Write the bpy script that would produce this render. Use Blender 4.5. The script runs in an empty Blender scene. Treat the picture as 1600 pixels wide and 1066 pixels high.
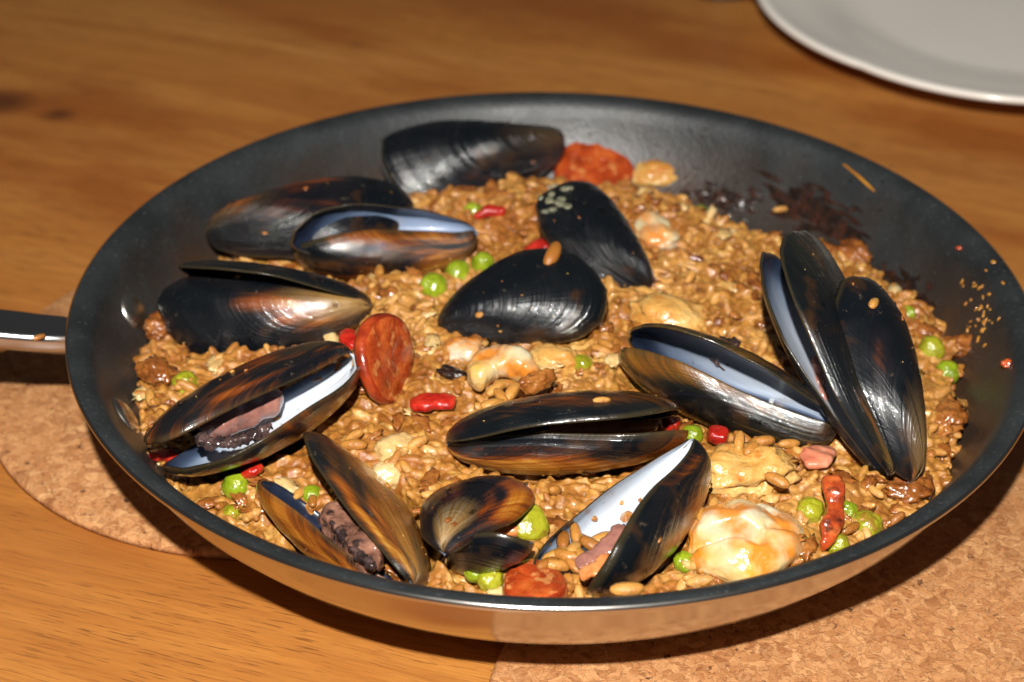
import bpy, math, random
import numpy as np
from mathutils import Vector, Matrix, noise as mn
random.seed(7); rng = np.random.default_rng(7)
S = bpy.context.scene
COL = S.collection

# ---------------------------------------------------------------- camera, light, exposure
ZR = 0.051                                   # height of the pan's rim above the table (metres)
EL, ROLL = math.radians(32.365), math.radians(0.683)
F = np.array([0, math.cos(EL), -math.sin(EL)])
CAM = np.array([-0.01164, -0.57480, 0.35178 + ZR])
_r = np.array([1., 0, 0]); _u = np.cross(_r, F)
RT = math.cos(ROLL) * _r + math.sin(ROLL) * _u
UP = -math.sin(ROLL) * _r + math.cos(ROLL) * _u
FPX = 1600 * 50 / 22.2
cd = bpy.data.cameras.new('camera'); cam = bpy.data.objects.new('camera', cd); COL.objects.link(cam)
cd.sensor_width = 22.2; cd.lens = 50; cd.clip_start = 0.02; cd.clip_end = 20
cam.matrix_world = Matrix(((RT[0], UP[0], -F[0], CAM[0]), (RT[1], UP[1], -F[1], CAM[1]), (RT[2], UP[2], -F[2], CAM[2]), (0, 0, 0, 1)))
cd.dof.use_dof = True; cd.dof.focus_distance = 0.615; cd.dof.aperture_fstop = 7.5
S.camera = cam
S.view_settings.view_transform = 'Standard'; S.view_settings.look = 'None'
S.view_settings.exposure = 0; S.view_settings.gamma = 1
W = bpy.data.worlds.new('World'); S.world = W; W.use_nodes = True
bg = W.node_tree.nodes['Background']; bg.inputs[0].default_value = (0.80, 0.78, 0.78, 1); bg.inputs[1].default_value = 0.06
fl = bpy.data.lights.new('flash', 'SPOT'); fl.energy = 70; fl.spot_size = math.radians(84); fl.spot_blend = 1; fl.shadow_soft_size = 0.011; fl.color = (1, 0.965, 0.91)
flo = bpy.data.objects.new('flash', fl); COL.objects.link(flo); flo.location = (-0.04, -0.64, 0.60 + ZR); flo.rotation_euler = Vector((-.02 + .04, -.20 + .64, -.65)).to_track_quat('-Z', 'Y').to_euler()

def at(px, py, z):
    "the point of height z above the table that the photograph shows at px, py"
    d = F + (px - 800) / FPX * RT - (py - 533) / FPX * UP
    return CAM + (z - CAM[2]) / d[2] * d

# ---------------------------------------------------------------- materials
class NT:
    def __init__(self, name):
        self.m = bpy.data.materials.new(name); self.m.use_nodes = True
        self.t = self.m.node_tree; self.n = self.t.nodes; self.b = self.n['Principled BSDF']
    def node(self, typ, ins=None, **props):
        x = self.n.new(typ)
        for k, v in props.items(): setattr(x, k, v)
        for k, v in (ins or {}).items():
            if hasattr(v, 'is_output') or isinstance(v, bpy.types.NodeSocket): self.t.links.new(v, x.inputs[k])
            else: x.inputs[k].default_value = v
        return x
    def obj(self): return self.node('ShaderNodeTexCoord').outputs['Object']
    def uv(self): return self.node('ShaderNodeTexCoord').outputs['UV']
    def mapping(self, vec, scale=(1, 1, 1), rot=(0, 0, 0), loc=(0, 0, 0)):
        return self.node('ShaderNodeMapping', {'Vector': vec, 'Scale': scale, 'Rotation': rot, 'Location': loc}).outputs[0]
    def noise(self, vec, scale, detail=3, rough=.55, dist=0):
        return self.node('ShaderNodeTexNoise', {'Vector': vec, 'Scale': scale, 'Detail': detail, 'Roughness': rough, 'Distortion': dist}).outputs[0]
    def ramp(self, fac, stops, interp='LINEAR'):
        r = self.node('ShaderNodeValToRGB', {'Fac': fac}); cr = r.color_ramp; cr.interpolation = interp
        while len(cr.elements) < len(stops): cr.elements.new(.5)
        for e, (p, c) in zip(cr.elements, stops):
            e.position = p; e.color = (c, c, c, 1) if not hasattr(c, '__len__') else (*c, 1)
        return r.outputs[0]
    def math(self, op, a, b=0., c=0., clamp=False):
        x = self.node('ShaderNodeMath', operation=op, use_clamp=clamp)
        for i, v in enumerate((a, b, c)):
            if isinstance(v, bpy.types.NodeSocket): self.t.links.new(v, x.inputs[i])
            else: x.inputs[i].default_value = v
        return x.outputs[0]
    def mix(self, fac, a, b, mode='MIX'):
        x = self.node('ShaderNodeMix', data_type='RGBA', blend_type=mode)
        for i, v in ((0, fac), (6, a), (7, b)):
            if isinstance(v, bpy.types.NodeSocket): self.t.links.new(v, x.inputs[i])
            elif i == 0: x.inputs[0].default_value = v
            else: x.inputs[i].default_value = (*v, 1)
        return x.outputs[2]
    def sep(self, col):
        return self.node('ShaderNodeSeparateXYZ', {0: col}).outputs
    def bump(self, h, strength, dist, normal=None):
        i = {'Height': h, 'Strength': strength, 'Distance': dist}
        if normal is not None: i['Normal'] = normal
        return self.node('ShaderNodeBump', i).outputs[0]
    def set(self, **k):
        names = {'base': 'Base Color', 'rough': 'Roughness', 'metal': 'Metallic', 'normal': 'Normal', 'coat': 'Coat Weight', 'coatr': 'Coat Roughness',
                 'sss': 'Subsurface Weight', 'sssr': 'Subsurface Radius', 'ssss': 'Subsurface Scale', 'spec': 'Specular IOR Level', 'trans': 'Transmission Weight',
                 'aniso': 'Anisotropic', 'coatn': 'Coat Normal', 'ior': 'IOR'}
        for a, v in k.items():
            s = self.b.inputs[names[a]]
            if isinstance(v, bpy.types.NodeSocket): self.t.links.new(v, s)
            elif a == 'base': s.default_value = (*v, 1)
            else: s.default_value = v
        return self.m

def mat_wood():
    t = NT('oak_wood'); o = t.obj()
    w = t.noise(o, 5, 3)
    warp = t.node('ShaderNodeVectorMath', {0: o, 1: t.node('ShaderNodeVectorMath', {0: t.node('ShaderNodeTexNoise', {'Vector': o, 'Scale': 3.2, 'Detail': 2}).outputs[1], 'Scale': .05}, operation='SCALE').outputs[0]}, operation='ADD').outputs[0]
    r = (0, 0, math.radians(21))
    ow = t.mapping(warp, rot=(0, 0, math.radians(19))); oo = t.mapping(o, rot=(0, 0, math.radians(19)))
    wob = t.node('ShaderNodeVectorMath', {0: oo, 1: t.node('ShaderNodeVectorMath', {0: t.node('ShaderNodeTexNoise', {'Vector': oo, 'Scale': 9., 'Detail': 1}).outputs[1], 'Scale': .012}, operation='SCALE').outputs[0]}, operation='ADD').outputs[0]
    m1 = t.mapping(ow, (2.6, 26, 1)); m2 = t.mapping(ow, (8, 170, 1)); m3 = t.mapping(wob, (90, 1450, 1))
    fine = t.mapping(wob, (60, 1500, 1))
    band = t.noise(m1, 1, 4, .6, .4); grain = t.noise(m2, 1, 4, .65)
    c = t.ramp(band, [(.27, (.31, .105, .019)), (.42, (.39, .146, .027)), (.55, (.45, .185, .038)), (.72, (.53, .24, .058))])
    c = t.mix(t.ramp(grain, [(.35, 0), (.65, .55)]), c, (.30, .105, .022))
    blot = t.noise(t.mapping(ow, (7, 20, 1)), 1, 3)
    c = t.mix(t.ramp(blot, [(.49, 0), (.63, .75)]), c, (.25, .066, .010))
    pore = t.ramp(t.noise(m3, 1, 2, .5), [(.585, 0), (.66, 1)])
    pm = t.ramp(t.noise(t.mapping(ow, (8, 24, 1), loc=(3, 1, 0)), 1, 2), [(.38, .15), (.6, 1)])
    pf = t.math('MULTIPLY', pore, pm)
    fleck = t.ramp(t.noise(t.mapping(wob, (38, 620, 1), loc=(2, 5, 0)), 1, 3, .6), [(.52, 0), (.66, .38)])
    c = t.mix(fleck, c, (.24, .075, .013))
    c = t.mix(t.math('MULTIPLY', pf, .62), c, (.085, .028, .008))
    c = t.mix(t.ramp(t.noise(fine, 1, 3), [(.4, 0), (.7, .30)]), c, (.20, .07, .018))
    for px, py, rad in ((4, 168, .011), (88, 187, .0058), (545, 72, .004), (1180, 262, .010)):   # small knots
        p = at(px, py, 0)
        d = t.node('ShaderNodeVectorMath', {0: t.mapping(warp, (1, 1.2, 1)), 1: (p[0] + .025, p[1] * 1.2 + .030, .025)}, operation='DISTANCE').outputs['Value']
        dark = .8 if px < 500 else .3
        c = t.mix(t.node('ShaderNodeMapRange', {0: d, 1: rad * .4, 2: rad * 1.4, 3: dark, 4: 0}).outputs[0], c, (.06, .018, .006))
    h = t.math('ADD', t.math('MULTIPLY', pf, -1.), t.math('MULTIPLY', grain, .3))
    rough = t.ramp(t.noise(o, 14, 4), [(.3, .36), (.7, .52)])
    return t.set(base=c, rough=rough, spec=.4, normal=t.bump(h, .35, .0004))

def mat_cork():
    t = NT('pressed_cork'); o = t.obj()
    wv = t.node('ShaderNodeVectorMath', {0: o, 1: t.node('ShaderNodeVectorMath', {0: t.node('ShaderNodeTexNoise', {'Vector': o, 'Scale': 230., 'Detail': 4}).outputs[1], 'Scale': .0085}, operation='SCALE').outputs[0]}, operation='ADD').outputs[0]
    m = t.mapping(wv, (1, 1.35, 1), (0, 0, .4))
    v = t.node('ShaderNodeTexVoronoi', {'Vector': m, 'Scale': 255., 'Randomness': 1.})
    ve = t.node('ShaderNodeTexVoronoi', {'Vector': m, 'Scale': 255., 'Randomness': 1.}, feature='DISTANCE_TO_EDGE').outputs[0]
    v2 = t.node('ShaderNodeTexVoronoi', {'Vector': t.mapping(wv, (1.4, 1, 1), (0, 0, 1)), 'Scale': 520.})
    r1 = t.sep(v.outputs['Color'])[0]; r2 = t.sep(v2.outputs['Color'])[1]
    c = t.ramp(r1, [(0, (.21, .075, .022)), (.25, (.34, .140, .046)), (.6, (.43, .195, .070)), (1, (.54, .285, .118))])
    c = t.mix(.42, c, t.ramp(r2, [(0, (.21, .075, .025)), (.5, (.41, .195, .078)), (1, (.57, .33, .155))]))
    c = t.mix(t.ramp(t.noise(o, 30, 3), [(.35, 0), (.7, .35)]), c, (.47, .20, .07))
    c = t.mix(t.ramp(ve, [(0, .07), (.03, 0)]), c, (.16, .055, .02))
    cr = t.noise(t.mapping(o, (1, 1, 1)), 620, 3)
    c = t.mix(t.ramp(cr, [(.60, 0), (.70, .55)]), c, (.15, .05, .02))
    sp = t.noise(o, 260, 4, .65)
    c = t.mix(t.ramp(sp, [(.64, 0), (.70, .75)]), c, (.045, .016, .012))
    big = t.noise(t.mapping(o, (1, 1, 1), loc=(.3, .2, 0)), 85, 3, .6)
    c = t.mix(t.ramp(big, [(.70, 0), (.735, .9)]), c, (.03, .014, .012))
    h = t.math('SUBTRACT', t.math('ADD', t.math('MULTIPLY', r1, .4), t.math('MULTIPLY', t.noise(o, 900, 3), .6)), t.ramp(ve, [(0, .3), (.05, 0)]))
    h = t.math('SUBTRACT', h, t.ramp(sp, [(.66, 0), (.71, 1.)]))
    return t.set(base=c, rough=.75, spec=.25, normal=t.bump(h, .7, .0006))

def mat_nonstick():
    t = NT('black_nonstick_coating'); o = t.obj()
    x = t.sep(o); r2 = t.math('SQRT', t.math('ADD', t.math('MULTIPLY', x[0], x[0]), t.math('MULTIPLY', x[1], x[1])))
    n = t.noise(o, 60, 4); f = t.noise(o, 1000, 3)
    c = t.mix(t.ramp(n, [(.35, 0), (.7, 1)]), (.012, .0142, .0150), (.021, .0245, .0262))
    c = t.mix(t.ramp(t.noise(o, 800, 2), [(.60, 0), (.72, .45)]), c, (.06, .066, .066))
    # dried sauce film that climbs the lower wall
    film = t.math('MULTIPLY', t.node('ShaderNodeMapRange', {0: t.math('ADD', r2, t.math('MULTIPLY', t.noise(o, 45, 4), .016)), 1: .131, 2: .141, 3: 1, 4: 0}).outputs[0], t.ramp(t.noise(o, 26, 4), [(.35, .15), (.62, 1)]))
    c = t.mix(t.math('MULTIPLY', film, .75), c, (.045, .022, .010))
    rough = t.math('ADD', t.ramp(n, [(.3, .40), (.75, .52)]), t.math('MULTIPLY', film, -.12))
    return t.set(base=c, rough=rough, spec=.55, normal=t.bump(t.math('ADD', f, t.math('MULTIPLY', t.noise(o, 300, 3), .6)), .45, .0004))

def mat_steel(name, rough=.12, col=(.72, .68, .64), brush=False):
    t = NT(name); o = t.obj()
    n = t.noise(o, 18, 4)
    if brush:
        b = t.noise(t.mapping(o, (30, 2600, 800)), 1, 3); nb = t.bump(b, .12, .0002)
        return t.set(base=col, metal=1, rough=t.ramp(n, [(.3, rough), (.7, rough + .1)]), normal=nb)
    ring = t.noise(t.mapping(o, (6, 6, 1400)), 1, 2)
    return t.set(base=col, metal=1, rough=t.ramp(n, [(.3, rough), (.72, rough + .09)]), normal=t.bump(t.math('ADD', ring, t.math('MULTIPLY', n, 2.)), .05, .0004))

def mat_shell():
    "u (growth from the beak) and v (round the edge) in the UV map; the object colour's r = how brown, g = how pale the beak is, b = how olive"
    t = NT('mussel_shell_outside'); s = t.sep(t.uv()); u, v = s[0], s[1]
    oi = t.node('ShaderNodeObjectInfo'); k = t.sep(oi.outputs['Color']); rnd = oi.outputs['Random']
    o = t.obj()
    off = t.math('MULTIPLY', rnd, 37.)
    def uvn(su, sv, sc=1, det=3, rough=.6):
        vec = t.node('ShaderNodeCombineXYZ', {0: t.math('MULTIPLY', u, su), 1: t.math('MULTIPLY', v, sv), 2: off}).outputs[0]
        return t.noise(vec, sc, det, rough)
    streak = uvn(.55, 46); broad = uvn(.9, 8, 1, 3); fine = uvn(.9, 150)
    zone = uvn(1.9, 2.6, 1, 2)
    f = t.math('ADD', t.math('MULTIPLY', streak, .42), t.math('MULTIPLY', t.math('SUBTRACT', t.math('MULTIPLY', zone, 2.8), .90), .55))
    f = t.math('ADD', f, t.math('MULTIPLY', t.math('SUBTRACT', broad, .5), .45)); f = t.math('ADD', f, .12)
    f = t.math('ADD', f, t.math('SUBTRACT', t.math('MULTIPLY', k[0], .70), .50))
    f = t.math('ADD', f, t.math('MULTIPLY', t.math('SUBTRACT', fine, .5), .16))
    f = t.math('SUBTRACT', f, t.ramp(u, [(.5, 0), (1, .10)]))
    c = t.ramp(f, [(.24, (.003, .0042, .006)), (.42, (.007, .006, .008)), (.52, (.050, .014, .006)), (.62, (.17, .034, .004)), (.76, (.32, .105, .010)), (.90, (.48, .24, .045))])
    ol = t.ramp(f, [(.24, (.005, .007, .006)), (.45, (.018, .020, .007)), (.62, (.085, .075, .013)), (.8, (.21, .18, .035)), (.95, (.34, .28, .08))])
    c = t.mix(t.math('MULTIPLY', k[2], t.ramp(uvn(1.6, 4), [(.35, .35), (.65, 1)])), c, ol)
    # purple tint bands that follow the growth
    c = t.mix(t.ramp(uvn(22, 2), [(.60, 0), (.72, .30)]), c, (.022, .014, .032))
    pale = t.math('MULTIPLY', t.ramp(t.math('ADD', u, t.math('MULTIPLY', streak, .32)), [(.24, 1), (.60, 0)]), k[1])
    c = t.mix(t.math('MULTIPLY', pale, .85), c, t.ramp(streak, [(.34, (.05, .022, .02)), (.47, (.38, .20, .045)), (.58, (.46, .30, .12)), (.72, (.62, .58, .52))]))
    # scuffs and dried sauce
    c = t.mix(t.ramp(t.noise(o, 330, 4, .7), [(.64, 0), (.72, .45)]), c, (.14, .11, .07))
    c = t.mix(t.ramp(t.noise(o, 55, 3, .6), [(.58, 0), (.72, .5)]), c, (.085, .034, .008))
    c = t.mix(t.ramp(u, [(.985, 0), (.998, .4)]), c, (.06, .042, .015))
    rings = t.math('ADD', t.math('MULTIPLY', uvn(34, .9, 1, 2), 1.), t.math('MULTIPLY', uvn(95, .8, 1, 2), .4))
    fine2 = uvn(1.0, 260, 1, 2)
    radial = t.math('ADD', t.math('MULTIPLY', fine, 1.), t.math('MULTIPLY', fine2, .8))
    rough = t.math('ADD', t.ramp(t.noise(o, 130, 4), [(.35, .11), (.68, .25)]), t.math('MULTIPLY', rnd, .03))
    hr = t.math('MULTIPLY', rings, oi.outputs['Alpha'])
    bm = t.bump(hr, .8, .0011); bm = t.bump(radial, .35, .00028, bm)
    wet = t.bump(hr, .9, .0013); wet = t.bump(t.noise(o, 190, 2), .35, .0006, wet); wet = t.bump(radial, .3, .00020, wet); wet = t.bump(t.noise(o, 800, 3, .6), .22, .00022, wet)
    return t.set(base=c, rough=t.math('ADD', rough, .10), spec=.30, normal=bm, coat=t.ramp(t.noise(o, 70, 3), [(.38, .35), (.6, .95)]), coatr=.055, coatn=wet)

def mat_nacre():
    t = NT('mussel_shell_inside'); s = t.sep(t.uv()); u, v = s[0], s[1]; o = t.obj()
    k = t.sep(t.node('ShaderNodeObjectInfo').outputs['Color'])
    n = t.noise(o, 60, 4)
    w = t.math('ADD', u, t.math('MULTIPLY', t.math('SUBTRACT', n, .5), .12))
    w = t.math('ADD', w, t.math('MULTIPLY', t.math('SUBTRACT', k[1], .5), -.12))
    c = t.ramp(w, [(.30, (.60, .64, .68)), (.62, (.38, .46, .57)), (.82, (.19, .26, .38)), (.93, (.03, .045, .08)), (.97, (.008, .012, .022))])
    c = t.mix(t.math('MULTIPLY', t.math('SUBTRACT', 1., k[1], clamp=True), .85), c, t.ramp(w, [(.35, (.15, .21, .34)), (.65, (.10, .15, .26)), (.84, (.035, .055, .11)), (.93, (.010, .015, .032))]))
    c = t.mix(t.math('MULTIPLY', t.ramp(w, [(.66, .8), (.90, 0)]), k[1]), c, (.52, .55, .59))
    c = t.mix(t.ramp(t.noise(o, 400, 2), [(.70, 0), (.74, .6)]), c, (.03, .035, .06))
    c = t.mix(t.ramp(t.noise(t.mapping(o, (1, 1, 1)), 90, 3), [(.6, 0), (.75, .3)]), c, (.33, .27, .22))
    return t.set(base=c, rough=.34, spec=.35, normal=t.bump(t.noise(o, 140, 3), .25, .0009), coat=.25, coatr=.05)

def mat_rice(name='cooked_rice', sc=1.):
    t = NT(name); g = t.node('ShaderNodeNewGeometry').outputs['Random Per Island']; o = t.obj()
    oi = t.node('ShaderNodeObjectInfo').outputs['Random']
    r = t.math('FRACT', t.math('ADD', g, oi))
    c = t.ramp(r, [(0, (.28, .100, .013)), (.2, (.39, .160, .026)), (.6, (.47, .218, .042)), (.88, (.54, .28, .072)), (1, (.61, .36, .12))])
    big = t.noise(o, 28, 3)
    c = t.mix(t.ramp(big, [(.50, 0), (.72, .5)]), c, (.33, .105, .018))
    c = t.mix(t.ramp(t.noise(o, 380, 3), [(.45, 0), (.70, .5)]), c, (.20, .070, .014))
    bm = t.bump(t.noise(o, 620, 4, .65), .8, .0008)
    return t.set(base=c, rough=.42, spec=.4, sss=.45, sssr=(1, .42, .12), ssss=.0022, normal=bm, coat=.45, coatr=.06, coatn=bm)

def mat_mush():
    t = NT('sticky_rice'); o = t.obj()
    w = t.node('ShaderNodeVectorMath', {0: o, 1: t.node('ShaderNodeVectorMath', {0: t.node('ShaderNodeTexNoise', {'Vector': o, 'Scale': 300., 'Detail': 2}).outputs[1], 'Scale': .004}, operation='SCALE').outputs[0]}, operation='ADD').outputs[0]
    v = t.node('ShaderNodeTexVoronoi', {'Vector': w, 'Scale': 290., 'Smoothness': .35}, feature='SMOOTH_F1')
    r = t.sep(v.outputs['Color'])[0]
    c = t.ramp(r, [(0, (.25, .090, .012)), (.35, (.37, .158, .025)), (.7, (.47, .222, .042)), (1, (.58, .33, .092))])
    c = t.mix(t.ramp(t.noise(o, 420, 3), [(.44, 0), (.66, .6)]), c, (.20, .058, .009))
    c = t.mix(t.ramp(t.noise(o, 24, 3), [(.50, 0), (.68, .55)]), c, (.30, .085, .010))
    c = t.mix(t.ramp(t.noise(t.mapping(o, (1, 1, 1), loc=(.7, .1, 0)), 31, 3), [(.52, 0), (.70, .5)]), c, (.58, .31, .085))
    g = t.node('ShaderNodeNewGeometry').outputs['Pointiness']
    c = t.mix(t.ramp(g, [(.42, .8), (.495, 0)]), c, (.10, .028, .004))  # shade in the creases between grains, painted into the colour
    bm = t.bump(t.noise(o, 620, 4, .65), .7, .0008)
    return t.set(base=c, rough=.40, spec=.45, sss=.25, sssr=(1, .42, .12), ssss=.0014, normal=bm, coat=.8, coatr=.06, coatn=bm)

def mat_bed():
    t = NT('brown_sauce'); o = t.obj()
    c = t.ramp(t.noise(o, 240, 4, .6), [(.3, (.13, .040, .006)), (.5, (.30, .108, .018)), (.7, (.46, .195, .042))])
    c = t.mix(t.ramp(t.noise(o, 40, 3), [(.45, 0), (.7, .7)]), c, (.11, .030, .008))
    h = t.math('ADD', t.noise(o, 330, 3), t.math('MULTIPLY', t.noise(o, 900, 2), .4))
    return t.set(base=c, rough=.27, spec=.6, normal=t.bump(h, .9, .0016), coat=.5, coatr=.1)

def mat_soft(name, lo, mid, hi, spots=None, rough=.3, scale=120, sss=.25, bumpd=.0008, spotrange=(.58, .66), bs=260):
    "moist food: three tones, optional spots"
    t = NT(name); o = t.obj(); rnd = t.node('ShaderNodeObjectInfo').outputs['Random']
    ov = t.node('ShaderNodeVectorMath', {0: o, 1: t.node('ShaderNodeCombineXYZ', {0: rnd, 1: t.math('MULTIPLY', rnd, 3.7), 2: rnd}).outputs[0]}, operation='ADD').outputs[0]
    c = t.ramp(t.noise(ov, scale, 4, .6), [(.30, lo), (.5, mid), (.68, hi)])
    if spots: c = t.mix(t.ramp(t.noise(ov, scale * 1.7, 3), [(spotrange[0], 0), (spotrange[1], .9)]), c, spots)
    h = t.math('ADD', t.noise(ov, bs, 3), t.math('MULTIPLY', t.noise(ov, bs * 3, 3), .4))
    return t.set(base=c, rough=rough, spec=.55, sss=sss, sssr=(1, .5, .25), ssss=.002, normal=t.bump(h, .6, bumpd), coat=.5, coatr=.1)

M = dict(
    wood=mat_wood(), cork=mat_cork(), black=mat_nonstick(), steel=mat_steel('polished_steel', .12, (.55, .52, .48)),
    brushed=mat_steel('brushed_steel', .12, (.50, .50, .50), True), rivet=mat_steel('rivet_steel', .26, (.60, .57, .50)),
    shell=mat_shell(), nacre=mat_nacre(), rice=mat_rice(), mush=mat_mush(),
    pea=mat_soft('green_pea', (.12, .17, .006), (.20, .26, .009), (.27, .33, .015), None, .22, 160, .3, .0011, bs=330),
    oldpea=mat_soft('yellow_green_pea', (.17, .16, .007), (.26, .26, .011), (.33, .32, .018), (.24, .13, .015), .24, 160, .3, .0012, bs=330),
    chorizo=mat_soft('chorizo_meat', (.17, .018, .004), (.33, .045, .008), (.46, .10, .018), (.48, .19, .055), .2, 170, .15, .0010, (.56, .68)),
    chorizoskin=mat_soft('chorizo_skin', (.10, .010, .003), (.24, .024, .005), (.36, .05, .010), None, .25, 150, .15, .0006),
    pepper=mat_soft('red_pepper', (.20, .006, .003), (.38, .012, .006), (.48, .035, .015), None, .18, 160, .3, .0012, bs=420),
    oldpepper=mat_soft('browned_pepper', (.10, .012, .005), (.38, .055, .012), (.55, .14, .03), (.06, .012, .008), .2, 130, .3, .0008, (.56, .68)),
    ham=mat_soft('pink_ham', (.42, .10, .05), (.60, .20, .11), (.68, .30, .18), None, .3, 150, .3, .0007),
    prawn=mat_soft('cooked_prawn', (.52, .47, .36), (.53, .42, .22), (.58, .30, .04), (.58, .17, .006), .24, 55, 0, .0007, (.45, .62), 240),
    chicken=mat_soft('stewed_chicken', (.44, .18, .03), (.56, .30, .075), (.60, .39, .14), (.45, .15, .02), .3, 110, .25, .0014, (.54, .68)),
    onion=mat_soft('soft_onion', (.44, .26, .09), (.56, .37, .15), (.60, .43, .21), None, .26, 110, .45, .0008),
    brownbit=mat_soft('browned_sofrito', (.11, .028, .006), (.25, .080, .014), (.36, .14, .03), None, .25, 160, .25, .0009),
    meat=mat_soft('mussel_meat', (.16, .065, .050), (.29, .125, .095), (.38, .19, .14), None, .18, 60, .2, .0009),
    meatdark=mat_soft('mussel_frill', (.014, .010, .010), (.05, .03, .028), (.13, .075, .065), None, .18, 200, .1, .0011),
    meatorange=mat_soft('orange_mussel_meat', (.35, .09, .02), (.58, .20, .06), (.66, .30, .12), None, .25, 120, .35, .0007),
    char=mat_soft('burnt_sauce', (.006, .004, .003), (.018, .008, .005), (.05, .016, .008), None, .28, 300, 0, .0012),
    oil=mat_soft('orange_oil', (.30, .10, .01), (.42, .17, .015), (.55, .25, .03), None, .3, 200, .1, .0003),
    china=mat_soft('white_glazed_china', (.84, .78, .70), (.86, .80, .72), (.87, .81, .73), None, .22, 20, 0, .0001),
    meatbrown=mat_soft('brown_mussel_meat', (.06, .03, .022), (.19, .085, .055), (.34, .17, .11), (.02, .014, .014), .2, 150, .2, .0014, (.55, .62)),
    nacre_chip=mat_soft('shell_chip', (.7, .7, .68), (.78, .78, .76), (.8, .8, .78), None, .3, 100, 0, .0002),
    crust=mat_soft('grey_green_crust', (.03, .035, .02), (.12, .12, .07), (.22, .20, .12), None, .6, 500, 0, .0006),
    darkmetal=mat_soft('dark_stone', (.03, .026, .024), (.04, .034, .03), (.05, .045, .04), None, .35, 40, 0, .0003),
)
_w = NT('clear_droplet'); M['water'] = _w.set(base=(1, .97, .9), rough=.03, trans=1., ior=1.34)

# ---------------------------------------------------------------- helpers
def mesh(name, V, Fc, mats, idx=None, smooth=True, uv=None):
    me = bpy.data.meshes.new(name); me.from_pydata([tuple(map(float, v)) for v in V], [], Fc)
    for m in mats: me.materials.append(m)
    if idx is not None: me.polygons.foreach_set('material_index', np.asarray(idx, dtype=np.int32))
    if smooth: me.polygons.foreach_set('use_smooth', np.ones(len(me.polygons), dtype=bool))
    if uv is not None:
        l = me.uv_layers.new(name='UVMap'); li = np.empty(len(me.loops), dtype=np.int32); me.loops.foreach_get('vertex_index', li)
        l.data.foreach_set('uv', np.asarray(uv, dtype=np.float32)[li].ravel())
    me.update(); return me
def link(name, me, parent=None, loc=None):
    o = bpy.data.objects.new(name, me); COL.objects.link(o)
    if parent: o.parent = parent
    if loc is not None: o.location = loc
    return o
def tag(o, label=None, cat=None, group=None, kind=None):
    for k, v in (('label', label), ('category', cat), ('group', group), ('kind', kind)):
        if v: o[k] = v
    return o
def empty(name, loc, label, cat, group=None):
    o = bpy.data.objects.new(name, None); COL.objects.link(o); o.location = tuple(map(float, loc)); o.empty_display_size = .01
    return tag(o, label, cat, group)
def lathe(name, prof, n, mats, idx=None, closed=False, scallop=None):
    V, Fc, mi = [], [], []
    k = len(prof)
    for i in range(n):
        a = 2 * math.pi * i / n
        for r, z in prof:
            rr = r * (1 + (scallop(a, r) if scallop else 0)); V.append((rr * math.cos(a), rr * math.sin(a), z))
    for i in range(n):
        for j in range(k - 1):
            a, b = i * k + j, ((i + 1) % n) * k + j
            if prof[j][0] < 1e-6 and prof[j + 1][0] < 1e-6: continue
            Fc.append((a, b, b + 1, a + 1)); mi.append(idx[j] if idx else 0)
    return mesh(name, V, Fc, mats, mi)
_ico = {}
def ico(sub):
    if sub not in _ico:
        import bmesh
        b = bmesh.new(); bmesh.ops.create_icosphere(b, subdivisions=sub, radius=1)
        _ico[sub] = (np.array([v.co[:] for v in b.verts]), [tuple(v.index for v in f.verts) for f in b.faces]); b.free()
    return _ico[sub]
def disp(V, amp, freq, seed, octs=3, N=None):
    out = np.empty(len(V)); sv = Vector((seed * 1.7, seed * .9, seed * 2.3))
    for i, v in enumerate(V):
        out[i] = mn.fractal(Vector(v) * freq + sv, .8, 2.0, octs)
    return out * amp
def basis(fwd, up=(0, 0, 1)):
    a = np.asarray(fwd, float); a = a / np.linalg.norm(a); u = np.asarray(up, float)
    b = np.cross(u, a); b /= np.linalg.norm(b); return np.stack([a, b, np.cross(a, b)], 1)
def blob_mesh(name, size, mat, seed, amp=.22, freq=1.1, sub=4, R=None, power=1., fine=.04):
    V, Fc = ico(sub); V = V.copy()
    if power != 1: V = np.sign(V) * np.abs(V) ** power
    V = V * (1 + disp(ico(sub)[0], amp, freq, seed)[:, None] + disp(ico(sub)[0], fine, freq * 5, seed + 3, 2)[:, None])
    V = V * np.array(size)
    if R is not None: V = V @ np.asarray(R).T
    return mesh(name, V, Fc, [mat])
def catmull(P, n):
    P = np.asarray(P, float); Q = np.vstack([2 * P[0] - P[1], P, 2 * P[-1] - P[-2]]); out = []
    for t in np.linspace(0, len(P) - 1, n):
        i = min(int(t), len(P) - 2); f = t - i; a, b, c, d = Q[i:i + 4]
        out.append(.5 * (2 * b + (c - a) * f + (2 * a - 5 * b + 4 * c - d) * f * f + (3 * b - a - 3 * c + d) * f ** 3))
    return np.array(out)
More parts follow.
